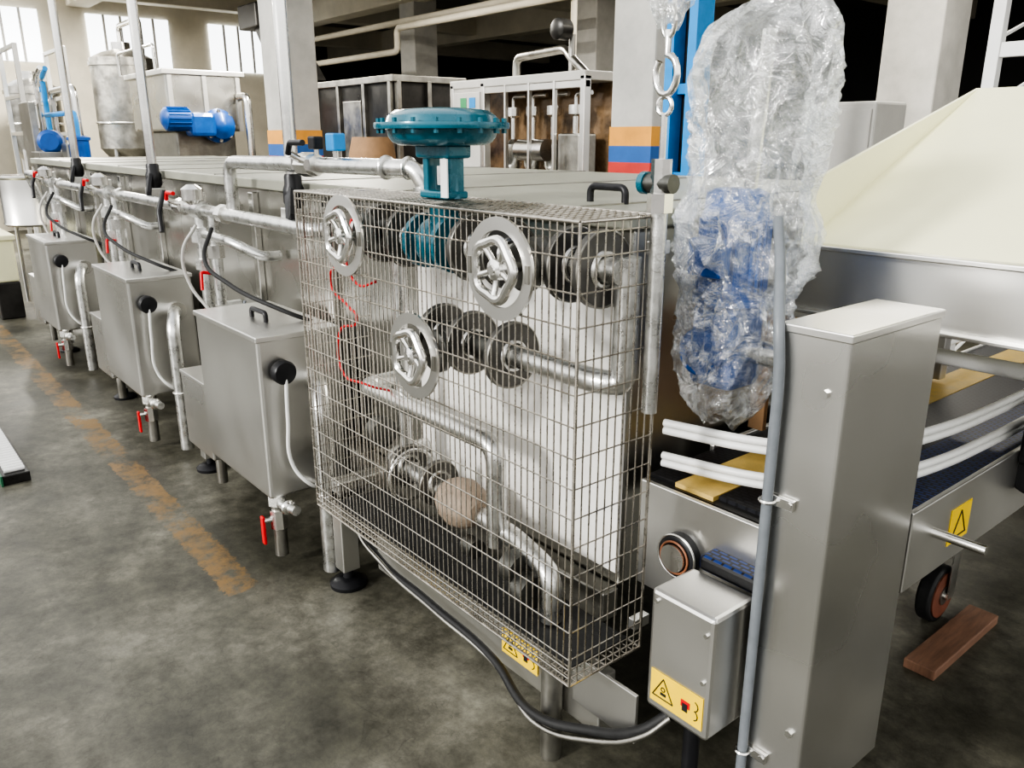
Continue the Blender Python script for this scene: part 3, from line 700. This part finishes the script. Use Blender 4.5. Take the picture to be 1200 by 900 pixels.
box('door_gauge',-6.9,-6.83,5.16,5.17,1.7,1.8,black,g,.004)
box('badge',-7.1,-7.0,5.165,5.17,1.95,2.05,plain('green_badge',(.05,.3,.12)),g,0)
box('badge_blue',-6.95,-6.85,5.165,5.17,1.95,2.05,blueb,g,0)
for k in range(4):
    x=-6.55+k*.3
    lathe('filler_head_%d'%k,(x,5.42,1.35),(0,0,1),[(.06,0),(.09,.05),(.09,.25),(.03,.3),(.03,.5),(.07,.52),(.07,.6)],steel_b,g,20)
    tube('filler_pipe_%d'%k,[(x,5.42,1.95),(x,5.42,2.05),(x+.2,5.42,2.05)],.02,steel_b,g,.04)
cyl('drum',(-6.3,5.30,1.55),(-5.9,5.30,1.55),.1,steel,g)
box('gear_case',-5.75,-5.45,5.28,5.5,1.3,1.7,steel_d,g,.02)
tube('top_pipes',[(-6.6,5.5,2.2),(-6.6,5.5,2.42),(-5.9,5.5,2.45),(-5.7,5.4,2.35),(-5.5,5.4,2.2)],.04,steel_d,g,.08)
lathe('camera_unit',(-5.7,5.35,2.58),(0,-1,0),[(.07,0),(.09,.02),(.09,.14),(.06,.16)],darkm,g,24)
cyl('unit_post',(-5.7,5.4,2.2),(-5.7,5.4,2.55),.03,steel_d,g)
g=group('wooden_barrel',(-7.6,4.4,0)); lathe('barrel',(-7.6,4.4,1.0),(0,0,1),[(.2,0),(.24,.3),(.24,.5),(.2,.67)],card,g,28); box('stand',-7.85,-7.35,4.15,4.65,0,1.0,darkm,g,.01)
g=group('overhead_pipes',(-10,8,3.2))
tube('run_a',[(-16,7.5,3.0),(-12,7.5,3.0),(-12,7.5,3.35),(-6,7.5,3.35)],.05,beige,g,.1)
tube('run_b',[(-16,7.8,3.5),(-5,7.8,3.5)],.05,beige,g,.1)
tube('run_c',[(-8.0,7.6,1),(-8.0,7.6,3.4)],.04,beige,g,.1)
g=group('blue_lift_mast',(-3.2,4.0,0))
box('channel_a',-3.33,-3.27,3.9,4.05,0,3.2,blueb,g,.005); box('channel_b',-3.17,-3.11,3.9,4.05,0,3.2,blueb,g,.005)
box('web',-3.27,-3.17,4.0,4.03,0,3.2,darkm,g,0); box('foot',-3.4,-2.96,3.8,4.15,0,.04,blueb,g,.005)
for k in range(6): box('rung_%d'%k,-3.27,-3.17,3.95,3.98,.4+k*.5,.46+k*.5,blueb,g,.004)
g=group('white_appliance_cabinet',(-3.0,5.9,0)); box('body',-3.35,-2.9,5.6,6.05,0,1.90,greyw,g,.02); box('door',-3.33,-2.92,5.58,5.6,.1,1.85,greyw,g,.01); box('handle',-2.96,-2.94,5.56,5.58,1.3,1.5,black,g,0)
g=group('pallet_rack',(-1.8,5.4,0))
for x in (-2.1,-1.2):
    for y in (5.35,6.0):
        box('upright',x-.035,x+.035,y-.035,y+.035,0,3.4,white,g,.004)
    for k in range(8): cyl('brace',(x,5.35,.3+k*.38),(x,6.0,.5+k*.38),.012,white,g,8)
for z in (1.2,2.1,3.0): box('beam',-2.1,-1.2,5.33,5.38,z,z+.08,white,g,.004); box('beam_b',-2.1,-1.2,5.98,6.03,z,z+.08,white,g,.004)
# ------------------------------------------------------------ light
w=D.worlds.new('World'); SC.world=w; w.use_nodes=True; nt=w.node_tree; bg=nt.nodes['Background']
tc=nt.nodes.new('ShaderNodeTexCoord'); sp=nt.nodes.new('ShaderNodeSeparateXYZ'); nt.links.new(tc.outputs['Generated'],sp.inputs[0])
rr=ramp(nt,sp.outputs[2],[(0.0,(.22,.21,.20)),(.10,(1.0,1.0,.99)),(.5,(1.0,.995,.97)),(1,(.45,.46,.48))])
nt.links.new(rr,bg.inputs[0]); bg.inputs[1].default_value=1.42
s=D.lights.new('sun','SUN'); s.energy=2.1; s.angle=math.radians(9); s.color=(1,.985,.95)
o=D.objects.new('sun',s); o.rotation_euler=Vector((.12,1,-.42)).to_track_quat('-Z','Y').to_euler(); link(o,None)
# ------------------------------------------------------------ camera
p=math.atan(287/946); F=Vector((-.7716,.6361,0))
cam=D.cameras.new('camera'); cam.sensor_width=36; cam.lens=36*946/1200
co=D.objects.new('camera',cam); co.location=(0,0,1.65)
co.rotation_euler=(F*math.cos(p)-Vector((0,0,1))*math.sin(p)).to_track_quat('-Z','Y').to_euler()
COL.objects.link(co); SC.camera=co
